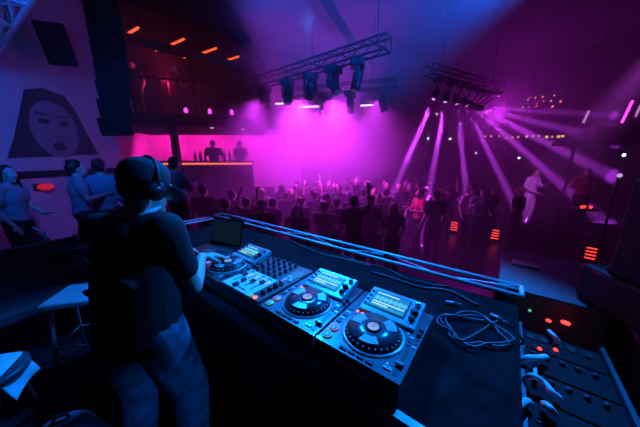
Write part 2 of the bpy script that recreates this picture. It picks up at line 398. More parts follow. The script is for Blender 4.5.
special('bartender silhouetted against the magenta bar wall, hand on counter', 217, 8.35, .6, R(190), pose(el=[(-.3, .02, 1.18), (.28, .0, 1.16)], wr=[(-.36, .22, 1.02), (.25, .2, 1.02)], hd=[(-.38, .3, 1.06), (.22, .28, 1.06)], head=(0, .06, 1.61)), 'short', HAIR, TEE, TROUS, .6)
special('second bartender farther along the bar in the purple haze', 243, 8.6, .6, R(160), POSES[0][0], 'short', HAIR, TEE, TROUS, .6)
special('person in pale shirt standing at left behind the DJ booth', 79, 3.55, 0, R(-40), POSES[2][0], 'curly', HAIR, GREYC, TROUS, .6, .97)
special('person in light long-sleeved shirt right of the pale-shirted one', 103, 3.75, 0, R(20), POSES[0][0], 'short', HAIR, GREYC, TROUS, 1, .98)
special('person in whitish top at the left edge below the mural', 9, 3.2, 0, R(-70), POSES[4][0], 'long', HAIR, GREYC, TROUS, .6, .93)
special('dark-haired person directly right of the DJ cap at the crowd edge', 177, 4.35, 0, R(-20), POSES[1][0], 'short', HAIR, GREYC, TROUS, 1, 1)
special('person in black turned away just past the booth corner', 203, 5.4, FZ, R(0), POSES[0][0], 'short', HAIR, TEE, TROUS, .6, 1.12)
special('person standing up on the balcony behind its railing', 152, 8.3, 2.95, R(180), POSES[0][0], 'short', HAIR, TEE, TROUS, .6, 1)
special('person on the balcony leaning near the slim pole', 190, 8.5, 2.95, R(200), POSES[4][0], 'long', HAIR, TEE, TROUS, .6, .97)
n_c = 0; tries = 0
rows = [4.7, 5.2, 5.8, 6.4, 7.1, 7.9, 8.8, 9.8, 10.9, 12.1, 13.4]
for yy in rows:
    px = 178+random.uniform(0, 12)
    step = 240*.62/yy
    while px < 545:
        y = yy+random.uniform(-.22, .22); x = at(px, 190, y).x
        v = (V((x, y, 0))-J).dot(BY)
        ok = v > 1.75 and free(x, y, .46)
        if x < -1.7 and y > 6.0: ok = False
        if x < .1 and y > 9.4: ok = False
        if x > 2.0+.0*y and y < 6.0: ok = False                       # the open floor at the right
        if (x-4.3)*4.4+(y-8.5)*3.6 > -1.2: ok = False                 # podium
        if px > 400 and random.random() < .25: ok = False
        if ok:
            i = random.choice([0, 0, 1, 2, 3, 4, 0, 2]) if random.random() > .09 else random.choice([5, 6])
            put(i, x, y, FZ, random.uniform(-.7, .7)+(0 if random.random() < .6 else math.pi), random.uniform(.93, 1.05)); n_c += 1
        px += step*random.uniform(.85, 1.3)
for i, u in enumerate(used):
    if not u: put(i, -.5+.6*i, 14.6, FZ, 0, 1)
print('crowd', n_c)

# the DJ
dj = pose(sh=[(-1.03, 1.085, 1.385), (-.68, 1.02, 1.40)], el=[(-1.08, 1.25, 1.12), (-.645, 1.115, 1.07)], wr=[(-.97, 1.49, 1.12), (-.71, 1.345, 1.135)],
    hd=[(-.91, 1.56, 1.105), (-.645, 1.42, 1.115)], pel=(-.86, 1.0, .96), abd=(-.86, 1.02, 1.12), chest=(-.855, 1.045, 1.29), neck=(-.835, 1.075, 1.455), head=(-.79, 1.09, 1.578),
    yaw=R(-28), pitch=R(-14), hip=[(-.95, 1.0, .92), (-.77, .99, .92)], knee=[(-.97, 1.06, .5), (-.70, 1.07, .5)], ank=[(-.99, 1.0, .09), (-.69, 1.0, .09)], toe=[(-1.0, 1.16, .035), (-.66, 1.15, .035)], curl=.28)
D0 = V((-.86, 1.02, 0))
for k, v in list(dj.items()):
    if k in ('yaw', 'pitch', 'curl'): continue
    dj[k] = [tuple(V(q)-D0) for q in v] if isinstance(v, list) else tuple(V(v)-D0)
DJ = thing('person', 'DJ in dark cap, black T-shirt and washed jeans, back turned, hand on a player', 'person', D0)
b = remesh(body_mb(dj, True), 'body', SKIN, .0065, 2); b.parent = DJ
mb = shirt_mb(dj, .012, .5)
pe = V(dj['pel'])
ch_ = V(dj['chest'])
for k in range(15):                                                  # loose straight body of the shirt
    q = ch_.lerp(pe+V((0, 0, -.05)), k/14); mb.ell(q+V((0, -.005, 0)), (.188+.001*k, .132+.0015*k, .12), M.Rotation(R(-6), 3, 'Z'))
mb.cap(V((-.08, -.125, ch_.z+.02)), .014, V((.09, -.13, ch_.z-.1)), .012); mb.cap(V((-.1, -.13, ch_.z-.12)), .014, V((.06, -.135, ch_.z-.22)), .012)
for i in (0, 1):
    sh, el = V(dj['sh'][i]), V(dj['el'][i]); mb.cap(sh.lerp(el, .3), .066, sh.lerp(el, .62), .066)
t = remesh(mb, 'tshirt', TEE, .009, 4); t.parent = DJ
mb = trouser_mb(dj, .022)
for i in (0, 1):
    kn, an, hp = V(dj['knee'][i]), V(dj['ank'][i]), V(dj['hip'][i])
    for k in range(8):                                               # creases round the leg
        q = hp.lerp(kn, .25+k*.1) if k < 6 else kn.lerp(an, (k-5)*.25)
        mb.cap(q+V((-.07, -.03, .02*(-1)**k)), .02, q+V((.075, -.02, .035*(-1)**(k+1))), .016)
t = remesh(mb, 'jeans', JEAN, .0085, 2); t.parent = DJ
for i in (0, 1): q = remesh(shoe_mb(dj, i), 'shoe', BLACK, .01, 2); q.parent = DJ
hh = V(dj['head']); hrot = M.Rotation(dj['yaw'], 3, 'Z') @ M.Rotation(dj['pitch'], 3, 'X')
HT = lambda x, y, z: hh+hrot @ V((x, y, z))
mb = MB(); mb.ell(HT(0, -.03, .0), (.083, .08, .075), hrot); h = remesh(mb, 'hair', HAIR, .008, 2); h.parent = DJ
mb = MB(); q = hrot.to_4x4()
mb.lathe(HT(0, -.012, .03), [(.098, -.02), (.102, .0), (.1, .035), (.09, .065), (.066, .088), (.03, .1), (.006, .102)], 32, hrot)
CAPM = mat('cap_cloth', (.018, .019, .024), .8, noise=.2, scale=80, bump=.2)
cp = mb.build('cap', CAPM, DJ)
mb = MB(); pts = []
poly = [(.085*math.cos(a), .09+.095*math.sin(a)) for a in [R(-20)+k*R(220)/14 for k in range(15)]]
mb.prism(poly, .012, .02, lambda x, y, h: HT(x, y, h+.0-.35*max(0, y-.08))); mb.build('brim', CAPM, cp)
mb = MB(); mb.lathe(HT(0, -.012, .128), [(.009, 0), (.009, .006)], 10, hrot); mb.build('button', CAPM, cp)
mb = MB(); nk = V(dj['neck'])
mb.tube([nk+V((.004+.088*math.cos(a), -.006+.084*math.sin(a), .028+.012*math.sin(a))) for a in [k*2*math.pi/28 for k in range(29)]], .011, 8)
COLL = mat('collar_rib', (.62, .64, .68), .8); mb.build('collar', COLL, DJ)
hp = thing('headphones', 'black headphones with shiny ear cups worn over the DJ cap', 'headphones', D0)
mb = MB(); mb.tube([HT(.112*math.cos(a), -.012, .005+.13*math.sin(a)) for a in [k*math.pi/20 for k in range(21)]], .011, 8); mb.build('headband', mat('phones_black', (.012, .012, .014), .5, spec=.3), hp)
for s in (-1, 1):
    rr = hrot @ M.Rotation(s*math.pi/2, 3, 'Y')
    c = MB().lathe(HT(s*.083, -.012, -.012), [(.028, 0), (.042, .004), (.045, .018), (.04, .03), (.028, .036), (.01, .037)], 24, rr).build('ear_cup', MATS['phones_black'], hp)
    MB().lathe(HT(s*.119, -.012, -.012), [(.024, 0), (.022, .004), (.004, .005)], 20, rr).build('badge', DALU, c)

# ------------------------------------------------------------------ DJ booth
TZ = .96
tb = thing('booth_table', 'long black DJ table carrying the players and mixer', 'table', B(0, 0, 0), RZ)
MB().box((-.93, .30, TZ-.02), (2.78, .92, .04), bev=.004).build('tabletop', mat('table_top', (.008, .009, .011), .8, spec=.03, noise=.5, scale=12), tb)
MB().box((-.93, -.167, TZ-.03), (2.78, .026, .066)).build('edge_trim', mat('edge_metal', (.28, .3, .34), .35, .6, noise=.15), tb)
MB().box((-.93, .735, .46), (2.7, .03, .92)).build('front_panel', BLACK, tb)
for x in (-2.28, .42): MB().box((x, .30, .46), (.03, .86, .92)).build('side_panel', BLACK, tb)
MB().box((-.93, -.08, .46), (2.66, .02, .92)).build('back_panel', BLACK, tb)

def make_player(label, loc):
    t = thing('media_player', label, 'media player', loc, RZ, 'players on the booth table')
    Z = .088
    MB().prism([(-.15, .012), (-.155, .02), (-.155, Z-.006), (-.15, Z), (.25, Z+.006), (.255, .02), (.25, .012)], -.16, .16, lambda y, z, x: V((x, y, z))).build('body', DECK, t)
    for sx in (-1, 1):
        for y in (-.12, .22): MB().cyl((sx*.13, y, 0), (sx*.13, y, .014), .016).build('foot', RUBBER, t)
    MB().box((0, -.153, .05), (.14, .008, .02)).build('front_slot', PANEL, t)
    j = MB().lathe((0, 0, Z), [(.108, 0), (.108, .008), (.104, .014), (.097, .02), (.095, .024)], 48).build('jog_wheel', PLASTIC, t)
    MB().lathe((0, 0, Z+.002), [(.119, 0), (.119, .003), (.109, .0035)], 48).build('jog_ring', PANEL, j)
    MB().lathe((0, 0, Z+.024), [(.092, 0), (.092, .003), (.03, .0035)], 48).build('platter', PLATTER, j)
    for a0 in (20, 140, 260):  # pale wedges: light reflected off the platter, put in as colour
        poly = [(.088*math.cos(R(a)), .088*math.sin(R(a))) for a in range(a0, a0+52, 4)]+[(.05*math.cos(R(a)), .05*math.sin(R(a))) for a in range(a0+48, a0-1, -4)]
        MB().prism(poly, Z+.0265, Z+.0285).build('reflection_patch', PANEL, j)
    for k in range(30):
        a = k*2*math.pi/30
        if k == 0: dm = MB()
        dm.ell((.1*math.cos(a), .1*math.sin(a), Z+.017), (.0045, .0045, .003), None, 6, 4)
    dm.build('finger_dimple', PANEL, j)
    MB().lathe((0, 0, Z+.027), [(.03, 0), (.03, .004), (.004, .0045)], 32).build('centre_display', PLASTIC, j)
    MB().lathe((0, 0, Z+.031), [(.022, 0), (.022, .002), (.016, .002), (.016, .0005)], 32).build('centre_ring', mat('dim_white_ring', (.3, .3, .3), .4, emit=(.7, .9, 1), es=.25), j)
    # tilted display unit
    rot = M.Rotation(R(13), 3, 'X'); c = V((0.005, .175, Z+.02))
    u = MB().box(c, (.24, .155, .03), rot, .004).build('display_housing', PANEL, t)
    def S(x, y, z): return c+rot @ V((x, y, z))
    MB().box(S(-.012, .004, .0155), (.162, .104, .004), rot).build('bezel', PLASTIC, u)
    MB().box(S(-.012, .004, .0182), (.15, .092, .002), rot).build('screen', glow('screen_blue', (.02, .30, .62), .55), u)
    w = MB(); rr = random.Random(3)
    for k in range(40):
        h = .004+.013*abs(math.sin(k*.55))*rr.uniform(.5, 1)
        w.box(S(-.084+k*.0037, .012, .0198), (.0022, h*2, .0012), rot)
    w.build('waveform', glow('wave_cyan', (.12, .75, 1), .9), u)
    for (y, x0, x1, m_) in ((.043, -.083, .02, 'w'), (-.012, -.083, .058, 'w'), (-.026, -.083, -.01, 'w'), (-.035, -.083, .055, 'c')):
        MB().box(S((x0+x1)/2, y, .0198), (x1-x0, .007, .0012), rot).build('readout_bar', glow('readout_white', (.55, .95, .9), .8) if m_ == 'w' else glow('readout_teal', (.05, .6, .5), .6), u)
    for k, y in enumerate((.05, -.035)): MB().lathe(S(.096, y, .015), [(.013, 0), (.012, .012), (.009, .016), (.001, .0165)], 16, rot).build('browse_knob' if k == 0 else 'small_knob', RUBBER if k else SILVER, u)
    MB().lathe(S(.096, 0, .015), [(.016, 0), (.015, .016), (.011, .02), (.001, .0205)], 20, rot).build('browse_knob', RUBBER, u)
    for k in range(4): MB().box(S(-.106, .045-k*.028, .017), (.014, .01, .005), rot).build('menu_button', PLASTIC, u)
    # controls
    for nm, y, m_ in (('play_button', -.112, G_GREEN), ('cue_button', -.066, G_PINK)):
        q = MB().lathe((-.134, y, Z), [(.018, 0), (.018, .006), (.015, .008), (.001, .0082)], 24).build(nm, PANEL, t)
        MB().lathe((-.134, y, Z+.006), [(.019, -.001), (.019, .001), (.0165, .001)], 24).build('lit_ring', m_, q)
    for k in range(5): MB().box((-.142, -.02+k*.024, Z+.003), (.02, .014, .007), None, .002).build('loop_button', PANEL if k % 2 else RUBBER, t)
    for x in (-.112, -.088): MB().box((x, .082, Z+.004), (.012, .009, .006)).build('cue_point_button', G_ORANGE, t)
    for k in range(4): MB().box((-.05+k*.034, -.133, Z+.003), (.026, .012, .006), None, .002).build('pad_button', RUBBER, t)
    MB().box((.135, -.065, Z+.001), (.014, .13, .003)).build('tempo_slot', PLASTIC, t)
    MB().box((.135, -.085, Z+.007), (.026, .018, .014), None, .003).build('tempo_slider', RUBBER, t)
    MB().box((.135, -.085, Z+.0145), (.026, .003, .002)).build('slider_line', SILVER, t)
    for k in range(6): MB().box((.128+(k % 2)*.02, .02+(k//2)*.022, Z+.003), (.013, .012, .006), None, .0015).build('mode_button', SILVER if k in (1, 4) else RUBBER, t)
    for y in (.09, .12): MB().lathe((.145, y, Z+.003), [(.01, 0), (.009, .012), (.001, .0125)], 14).build('effect_knob', RUBBER, t)
    for x in (.1, .115): MB().box((x, -.118, Z+.003), (.012, .01, .005)).build('tempo_button', PANEL, t)
    for k in range(3): MB().box((.1+k*.004, -.1+k*.09, Z+.002), (.006, .006, .004)).build('status_light', G_CYAN, t)
    return t
pl = make_player('large-screen player at the right end of the row of gear', B(0, 0, TZ))
dup(pl, B(-.332, 0, TZ), RZ, 'player with lit green button beside the mixer, right of it')
dup(pl, B(-.332*3, .0, TZ), RZ, 'player at far side of the mixer under the DJ hand')

mx = thing('mixer', 'four-channel DJ mixer covered in knobs between two players', 'mixer', B(-.332*2, 0, TZ), RZ)
Z = .1
MB().prism([(-.15, .012), (-.155, .02), (-.155, Z-.006), (-.15, Z), (.25, Z), (.255, Z-.006), (.255, .02), (.25, .012)], -.162, .162, lambda y, z, x: V((x, y, z))).build('body', DECK, mx)
for sx in (-1, 1):
    for y in (-.12, .22): MB().cyl((sx*.13, y, 0), (sx*.13, y, .014), .016).build('foot', RUBBER, mx)
MB().box((-.03, -.055, Z+.001), (.23, .19, .003)).build('fader_plate', mat('pale_plate', (.88, .89, .90), .4), mx)
for ch in range(4):
    x = -.108+ch*.05
    for k in range(5):
        y = .225-k*.042
        kn = MB().lathe((x, y, Z), [(.0125, 0), (.012, .004), (.0095, .006), (.0085, .019), (.006, .021), (.001, .0212)], 16).build('knob', RUBBER, mx)
        MB().box((x, y+.005, Z+.0213), (.002, .008, .001)).build('pointer', SILVER, kn)
    MB().box((x, -.05, Z+.003), (.006, .11, .002)).build('fader_slot', PLASTIC, mx)
    fd = MB().box((x, -.03-.022*((ch*2) % 3), Z+.01), (.018, .026, .018), None, .003).build('channel_fader', RUBBER, mx)
    for k in range(6): MB().box((x+.022, .0-k*.018, Z+.003), (.004, .01, .003)).build('level_light', G_CYAN if k > 1 else G_ORANGE, mx)
    MB().box((x, .022, Z+.004), (.022, .012, .006), None, .002).build('cue_button', G_GREEN if ch == 1 else PANEL, mx)
MB().box((-.03, -.127, Z+.003), (.12, .006, .002)).build('crossfader_slot', PLASTIC, mx)
MB().box((-.05, -.127, Z+.01), (.02, .03, .016), None, .003).build('crossfader', RUBBER, mx)
for k in range(6):
    MB().lathe((-.147, .22-k*.05, Z), [(.011, 0), (.009, .016), (.001, .0165)], 14).build('side_knob', RUBBER, mx)
for k in range(4):
    MB().lathe((.125, .03-k*.04, Z), [(.014, 0), (.011, .02), (.001, .0205)], 16).build('effect_knob', RUBBER if k else SILVER, mx)
MB().box((.122, .16, Z+.002), (.062, .06, .004)).build('effect_display', glow('mixer_screen', (.03, .35, .6), .35), mx)
for k in range(8): MB().box((.105+(k % 2)*.03, .075+(k//2)*.014, Z+.003), (.022, .009, .005)).build('effect_button', PANEL if k % 3 else G_CYAN, mx)
for (x, m_) in ((-.0, G_GREEN), (.03, G_ORANGE)):
    MB().lathe((.09+x, -.135, Z), [(.011, 0), (.011, .004), (.008, .004), (.008, .002)], 16).build('lit_button', m_, mx)
# laptop
lp = thing('laptop', 'open dark laptop on the table left of the gear', 'laptop', B(-1.5, .2, TZ), RZ+R(14))
MB().box((0, 0, .02), (.34, .24, .02), None, .004).build('base', PLASTIC, lp)
MB().box((0, .015, .031), (.29, .11, .002)).build('keyboard', RUBBER, lp)
MB().box((0, -.075, .031), (.1, .065, .002)).build('touchpad', DECK, lp)
MB().box((0, -.119, .026), (.32, .003, .006)).build('lit_edge', mat('orange_reflection', (.5, .2, .1), .3, .8), lp)  # orange light reflected by the front edge, painted as its colour
rot = M.Rotation(R(-18), 3, 'X')
sc_ = MB().box(V((0, .125, .135)), (.34, .01, .225), rot, .003).build('lid', PLASTIC, lp)
MB().box(V((0, .1185, .135)), (.315, .002, .195), rot).build('screen', glow('laptop_screen', (.004, .012, .03), .6), sc_)
for k in range(4): MB().box((-.12+.24*(k % 2), -.08+.16*(k//2), .005), (.03, .02, .01)).build('foot', RUBBER, lp)
# cables
def cable(pts, r, m_, label, name='cable', n=60):
    P = [V(p) for p in pts]; out = []
    for i in range(len(P)-1):
        a, b, c, d = P[max(i-1, 0)], P[i], P[i+1], P[min(i+2, len(P)-1)]
        for k in range(8):
            t = k/8; out.append(.5*((2*b)+(c-a)*t+(2*a-5*b+4*c-d)*t*t+(3*b-a-3*c+d)*t**3))
    out.append(P[-1]); o = MB().tube(out, r, 8).build(name, m_); tag(o, label, 'cable'); return o
cc = on(473, 330, TZ+.01)
coil = []
for k in range(34):
    a = k*.5; rr = .105+.022*math.sin(k*1.9)+.0006*k
    coil.append(cc+V((rr*math.cos(a)*1.05, rr*math.sin(a)*.9, .0+.012*(k*.5/6.28)*.5)))
coil.append(on(493, 323, TZ+.012)); coil.append(on(498, 321, TZ+.012))
cable(coil, .0042, GREYCAB, 'grey cable coiled in loose loops on the table right of the gear')
cable([on(*q, TZ+.008) for q in ((372, 272), (395, 279), (420, 287), (440, 289), (455, 293), (468, 300), (478, 305))], .006, GREYCAB, 'thin cable lying along the table behind the right player')
cable([on(*q, TZ+.008) for q in ((340, 254), (360, 262), (385, 268), (405, 278), (430, 284), (448, 286))], .005, CABLE, 'black cable close to the truss behind the gear')
cable([on(*q, TZ+.008) for q in ((290, 240), (315, 252), (345, 259), (370, 266))], .005, GREYCAB, 'cable running behind mixer and middle player')
for k, (px, py) in enumerate(((452, 305), (497, 320))):
    p = on(px, py, TZ); t = thing('cable_plug', ('silver plug lying by the cable end behind right player', 'silver plug at the end of the coiled cable')[k], 'plug', p, R(-20-k*40))
    MB().cyl((-.03, 0, .012), (.02, 0, .012), .009).build('barrel', SILVER, t); MB().cyl((.02, 0, .012), (.045, 0, .012), .004).build('tip', SILVER, t)
p = on(378, 258, TZ); t = thing('power_adapter', 'small dark power adapter behind the players', 'adapter', p, RZ)
MB().box((0, 0, .02), (.1, .05, .04), None, .006).build('case', PLASTIC, t); MB().tube([(.05, 0, .015), (.08, .01, .008), (.12, .03, .006)], .004).build('lead', CABLE, t)

def truss(name, label, p0, p1, w, h, m_, pitch=.3, r=.022, rl=.009, group=None, posts=None):
    p0, p1 = V(p0), V(p1); d = p1-p0; L = d.length
    t = thing(name, label, 'truss', p0, math.atan2(d.y, d.x), group)
    cs = [(sy*w/2, sz*h/2) for sy in (-1, 1) for sz in (-1, 1)]
    for y, z in cs: MB().cyl((0, y, z), (L, y, z), r, n=12).build('chord', m_, t)
    n = max(2, round(L/pitch)); st = L/n
    for nm, a, b in (('top_lacing', cs[1], cs[3]), ('bottom_lacing', cs[0], cs[2]), ('side_lacing', cs[0], cs[1]), ('side_lacing', cs[2], cs[3])):
        mb = MB()
        for k in range(n):
            s, e = (a, b) if k % 2 == 0 else (b, a)
            mb.cyl((k*st, s[0], s[1]), ((k+1)*st, e[0], e[1]), rl, n=8)
        for k in range(0, n+1, 2): mb.cyl((k*st, a[0], a[1]), (k*st, b[0], b[1]), rl, n=8)
        mb.build(nm, m_, t)
    for x in posts or ():
        for y in (-1, 1): MB().cyl((x, y*w/2, -p0.z), (x, y*w/2, -h/2), r).build('post', m_, t)
        MB().box((x, 0, -p0.z+.01), (.3, w+.2, .02)).build('base_plate', DALU, t)
    return t
def ladder(name, label, p0, p1, w, pitch, r, rl, posts):
    p0, p1 = V(p0), V(p1); d = p1-p0; L = d.length; m_ = mat('rail_silver', (.70, .73, .76), .45, .25, noise=.08)
    t = thing(name, label, 'truss', p0, math.atan2(d.y, d.x), 'truss rails round the booth')
    for y in (-w/2, w/2): MB().cyl((0, y, 0), (L, y, 0), r, n=12).build('chord', m_, t)
    n = max(2, round(L/pitch)); st = L/n; mb = MB()
    for k in range(n): mb.cyl((k*st, w/2*(-1)**k, 0), ((k+1)*st, -w/2*(-1)**k, 0), rl, n=8)
    mb.build('lacing', m_, t)
    for x in (0, L): MB().cyl((x, -w/2, 0), (x, w/2, 0), r).build('end_bar', m_, t)
    for x in posts:
        MB().box((x, 0, -p0.z/2), (.05, w-.03, p0.z-.03)).build('post', DALU, t); MB().box((x, 0, -p0.z+.01), (.2, w+.04, .02)).build('base_plate', DALU, t)
    return t
ladder('booth_truss', 'bright blue-lit truss rail running along the front of the booth', B(-2.62, .85, 1.0), B(.47, .85, 1.0),   .125, .37, .0125, .0032, (.06, 1.6, 3.0))
ladder('booth_truss', 'short truss rail at the left side of the booth behind laptop', B(-2.62, -.05, .97), B(-2.62, .74, .97), .125, .3, .0125, .0032, (.1, .72))
truss('overhead_truss', 'blue-lit truss close overhead in the top left corner', V((-1.63, 1.72, 3.25)), V((-4.8, 3.72, 3.25)), .32, .32, ALU, .35, .024, .011)
for k, s in enumerate((.25, .8)):
    p = V((-1.63, 1.72, 3.43)).lerp(V((-4.8, 3.72, 3.43)), s)
    if k: tag(MB().cyl(p-V((0, 0, .02)), (p.x, p.y, 5.55), .01, n=6).build('hanging_cable', DALU), 'steel cable holding the overhead truss from ceiling', 'cable')

# ------------------------------------------------------------------ right side gear
rk = thing('equipment_rack', 'open black equipment rack with red lights at the right end of table', 'equipment rack', B(.64, .42, 0), RZ)
W, Dp, H = .32, .86, .80
MB().box((0, 0, .39), (W, Dp, .78)).build('case', BLACK, rk)
for sx in (-1, 1): MB().box((sx*(W/2-.008), 0, H), (.016, Dp, .05)).build('edge_rail', mat('rail_alu', (.07, .075, .09), .5, .4), rk)
for k in range(5):
    y = -.32+k*.16
    u = MB().box((0, y, H-.005), (W-.04, .15, .025), None, .003).build('rack_panel', mat('rack_black', (.008, .008, .009), .7, spec=.15), rk)
    for j in range(5):
        if k in (0, 2, 3): MB().lathe((-.11+j*.05, y+.035, H+.007), [(.011, 0), (.009, .016), (.001, .017)], 12).build('knob', RUBBER, u)
        elif k == 4: MB().box((-.11+j*.05, y+.02, H+.011), (.03, .04, .008), None, .002).build('switch', PLASTIC, u)
        else: MB().lathe((-.11+j*.05, y-.02, H+.007), [(.013, 0), (.013, .006), (.008, .006), (.008, .001)], 14).build('socket', DALU, u)
def rackpt(px, py, z=H+.02):
    q = on(px, py, z)-J; return V((q.dot(BX)-.64, q.dot(BY)-.42, z))
for (px, py, s, m_) in ((549, 319, .012, G_RED), (566, 321, .02, G_RED), (540, 347, .009, G_RED), (556, 348, .009, G_RED), (530, 309, .008, G_GREEN), (559, 397, .006, G_GREEN)):
    q = rackpt(px, py); q.x = max(-.15, min(.15, q.x)); MB().lathe((q.x, q.y, H+.005), [(s, 0), (s, .008), (s*.4, .013)], 12).build('indicator_light', m_, rk)
q = rackpt(517, 388); MB().box((max(-.15, q.x), q.y, H+.012), (.012, .05, .012)).build('magenta_light', G_MAG, rk)
def rc(pts, r, label, m_=WCABLE):
    return cable([B(.64, .42)+BX*rackpt(px, py, z).x+BY*rackpt(px, py, z).y+V((0, 0, z)) for px, py, z in pts], r, m_, label)
rc([(520, 362, H+.03), (527, 358, H+.06), (537, 358, H+.06), (546, 357, H+.04)], .013, 'pale patch cable looped across middle of the equipment rack')
rc([(525, 379, H+.03), (533, 376, H+.07), (543, 382, H+.06), (552, 392, H+.05), (559, 398, H+.03)], .012, 'pale patch cable sloping down right across the equipment rack')
rc([(536, 362, H+.04), (535, 370, H+.03), (536, 376, H+.05)], .008, 'short pale lead joining the two looped rack cables')
rc([(520, 415, H+.03), (521, 405, H+.06), (527, 401, H+.05), (530, 403, H+.03)], .012, 'pale hooked lead at lower left of the equipment rack')
rc([(544, 404, H+.03), (549, 407, H+.06), (554, 413, H+.03)], .012, 'short pale lead at lower right of the equipment rack')
rc([(549, 331, H+.03), (553, 335, H+.05), (558, 341, H+.03)], .010, 'short pale lead below the red rack lights')
rc([(515, 330, H+.1), (524, 345, H+.02), (516, 365, H+.02), (520, 400, H+.02)], .007, 'black cable hanging down from table onto the rack', CABLE)
# road case beyond the rack with the moving light on it
rcs = thing('road_case', 'black road case with dull metal edges right of the equipment rack', 'road case', B(1.2, .72, 0), RZ)
MB().box((0, 0, .46), (.58, 1.5, .88), None, .01).build('body', BLACK, rcs)
for sx in (-1, 1):
    MB().box((sx*.285, 0, .895), (.03, 1.5, .03)).build('edge_strip', mat('case_edge', (.25, .26, .3), .4, .7), rcs)
    for sy in (-1, 1):
        MB().cyl((sx*.22, sy*.6, 0), (sx*.22, sy*.6, .02), .03).build('foot', RUBBER, rcs)
        MB().ell((sx*.28, sy*.74, .9), (.028, .028, .028)).build('ball_corner', MATS['case_edge'], rcs)
for y in (-.35, .35): MB().box((-.293, y, .5), (.008, .16, .1), None, .003).build('handle', DALU, rcs)

def moving_head(label, loc, rz, tilt, scale=1, lens=None, hang=True, group=None, name='moving_head_light', lm=None, rod=0):
    t = thing(name, label, 'stage light', loc, rz, group); k = -1 if hang else 1; s = scale
    MB().box((0, 0, k*.06*s), (.3*s, .26*s, .12*s), None, .015*s).build('base', BLACK, t)
    y_ = MB().box((0, 0, k*.135*s), (.28*s, .12*s, .03*s), None, .008*s).build('yoke', BLACK, t)
    for sx in (-1, 1): MB().box((sx*.125*s, 0, k*.27*s), (.04*s, .1*s, .27*s), None, .012*s).build('yoke_arm', BLACK, t)
    c = V((0, 0, k*.34*s)); rot = M.Rotation(tilt, 3, 'X')        # tilt 0: lens down / up
    hd = MB().lathe(c, [(.05*s, -.19*s), (.085*s, -.17*s), (.1*s, -.1*s), (.1*s, .0), (.085*s, .06*s), (.095*s, .1*s), (.098*s, .18*s), (.09*s, .185*s)], 20, rot).build('head', PLASTIC, t)
    MB().lathe(c+rot @ V((0, 0, .185*s)), [(.085*s, 0), (.07*s, .012*s), (.02*s, .02*s)], 20, rot).build('lens', lm or G_DLENS, hd)
    if rod: MB().cyl((0, 0, 0), (0, 0, rod), .012, n=8).build('clamp', DALU, t)
    return t
moving_head('big unlit moving head light standing on road case at the right edge', B(1.07, 1.16, .905), RZ+R(30), R(35), 1.75, hang=False, name='moving_head_light')
# blue speaker cabinet in front of the booth
bx = thing('speaker_cabinet', 'blue-lit black speaker cabinet between truss end and road case', 'speaker', B(.62, 1.5, 0), RZ)
MB().box((0, 0, .45), (.5, .8, .9), None, .012).build('body', mat('cabinet_paint', (.16, .17, .19), .6, noise=.2), bx)
MB().box((0, .405, .45), (.44, .012, .8)).build('grille', DALU, bx)
for y in (-.2, .2): MB().box((-.254, y, .6), (.01, .2, .1), None, .004).build('handle', DALU, bx)
MB().box((-.1, .1, .906), (.16, .1, .012), None, .003).build('top_plate', PANEL, bx)
# slim stand with small lamp
sp = at(612, 190, 3.6); sp = V((B(1.6, 2.05).x, B(1.6, 2.05).y, 0))
st = thing('lamp_stand', 'slim stand with short crossbar and pale lamp near the podium', 'stand', (3.75, 3.35, 0) if False else (at(607, 220, 4.3).x, 4.3, FZ), 0)
MB().cyl((0, 0, .05), (0, 0, 2.22), .018).build('pole', DALU, st)
MB().cyl((-.0, 0, 2.22), (.22, 0, 2.24), .018).build('crossbar', SILVER, st)
MB().ell((0, -.01, 2.23), (.035, .035, .035)).build('lamp', glow('soft_lilac', (.8, .5, 1), .8), st)
for k in range(3):
    a = k*2.094; MB().cyl((0, 0, .35), (.4*math.cos(a), .4*math.sin(a), .012), .012).build('leg', DALU, st)

# red louvre lights on the podium riser
e0, e1 = V((4.3, 8.5, 0)), V((7.9, 4.1, 0)); ed = (e1-e0).normalized(); en = V((-ed.y, ed.x, 0)); en = en if en.y < 0 else -en
EA = math.atan2(ed.y, ed.x)
for k, (px, lab) in enumerate(((455, 'small red louvre light on podium riser behind the dancers'), (495, 'red louvre light on podium riser below the white-shirted person'), (592, 'bright red louvre light on podium riser near the lamp stand'))):
    best = min((abs(((lambda q: 320+FPX*q.x/(q.y*math.cos(PITCH)+(CAMZ-q.z)*math.sin(PITCH)))(e0+ed*(s*.02)+V((0, 0, -.5))))-px), s*.02) for s in range(0, 280))[1]
    q = e0+ed*best+en*.03
    t = thing('riser_light', lab, 'riser light', (q.x, q.y, -.72), EA, 'red louvre lights on the podium riser')
    MB().box((0, .0, .17), (.26, .03, .36)).build('housing', DALU, t)
    for j in range(4): MB().box((0, -.02, .05+j*.085), (.22, .02, .03)).build('red_bar', G_RED, t)
# low table on the podium
tp = at(572, 206, 6.9); t = thing('low_table', 'low table with red glow on the podium before the red-topped dancer', 'table', (at(586, 200, 6.45).x, 6.45, -.3))
MB().lathe((0, 0, .68), [(.3, 0), (.3, .03)], 24).build('top', BLACK, t); MB().cyl((0, 0, .02), (0, 0, .68), .03).build('stem', DALU, t); MB().lathe((0, 0, 0), [(.2, 0), (.2, .02)], 20).build('base', DALU, t)
for k in range(3):
    q = V((at(586, 200, 6.45).x-.12+.12*k, 6.4+.05*(k % 2), .41)); c_ = thing('candle_glass', 'small red candle glass on the low podium table', 'glass', q, 0, 'candle glasses on the podium table')
    MB().lathe((0, 0, 0), [(.03, 0), (.035, .07), (.032, .07), (.028, .01)], 14).build('cup', G_RED, c_)

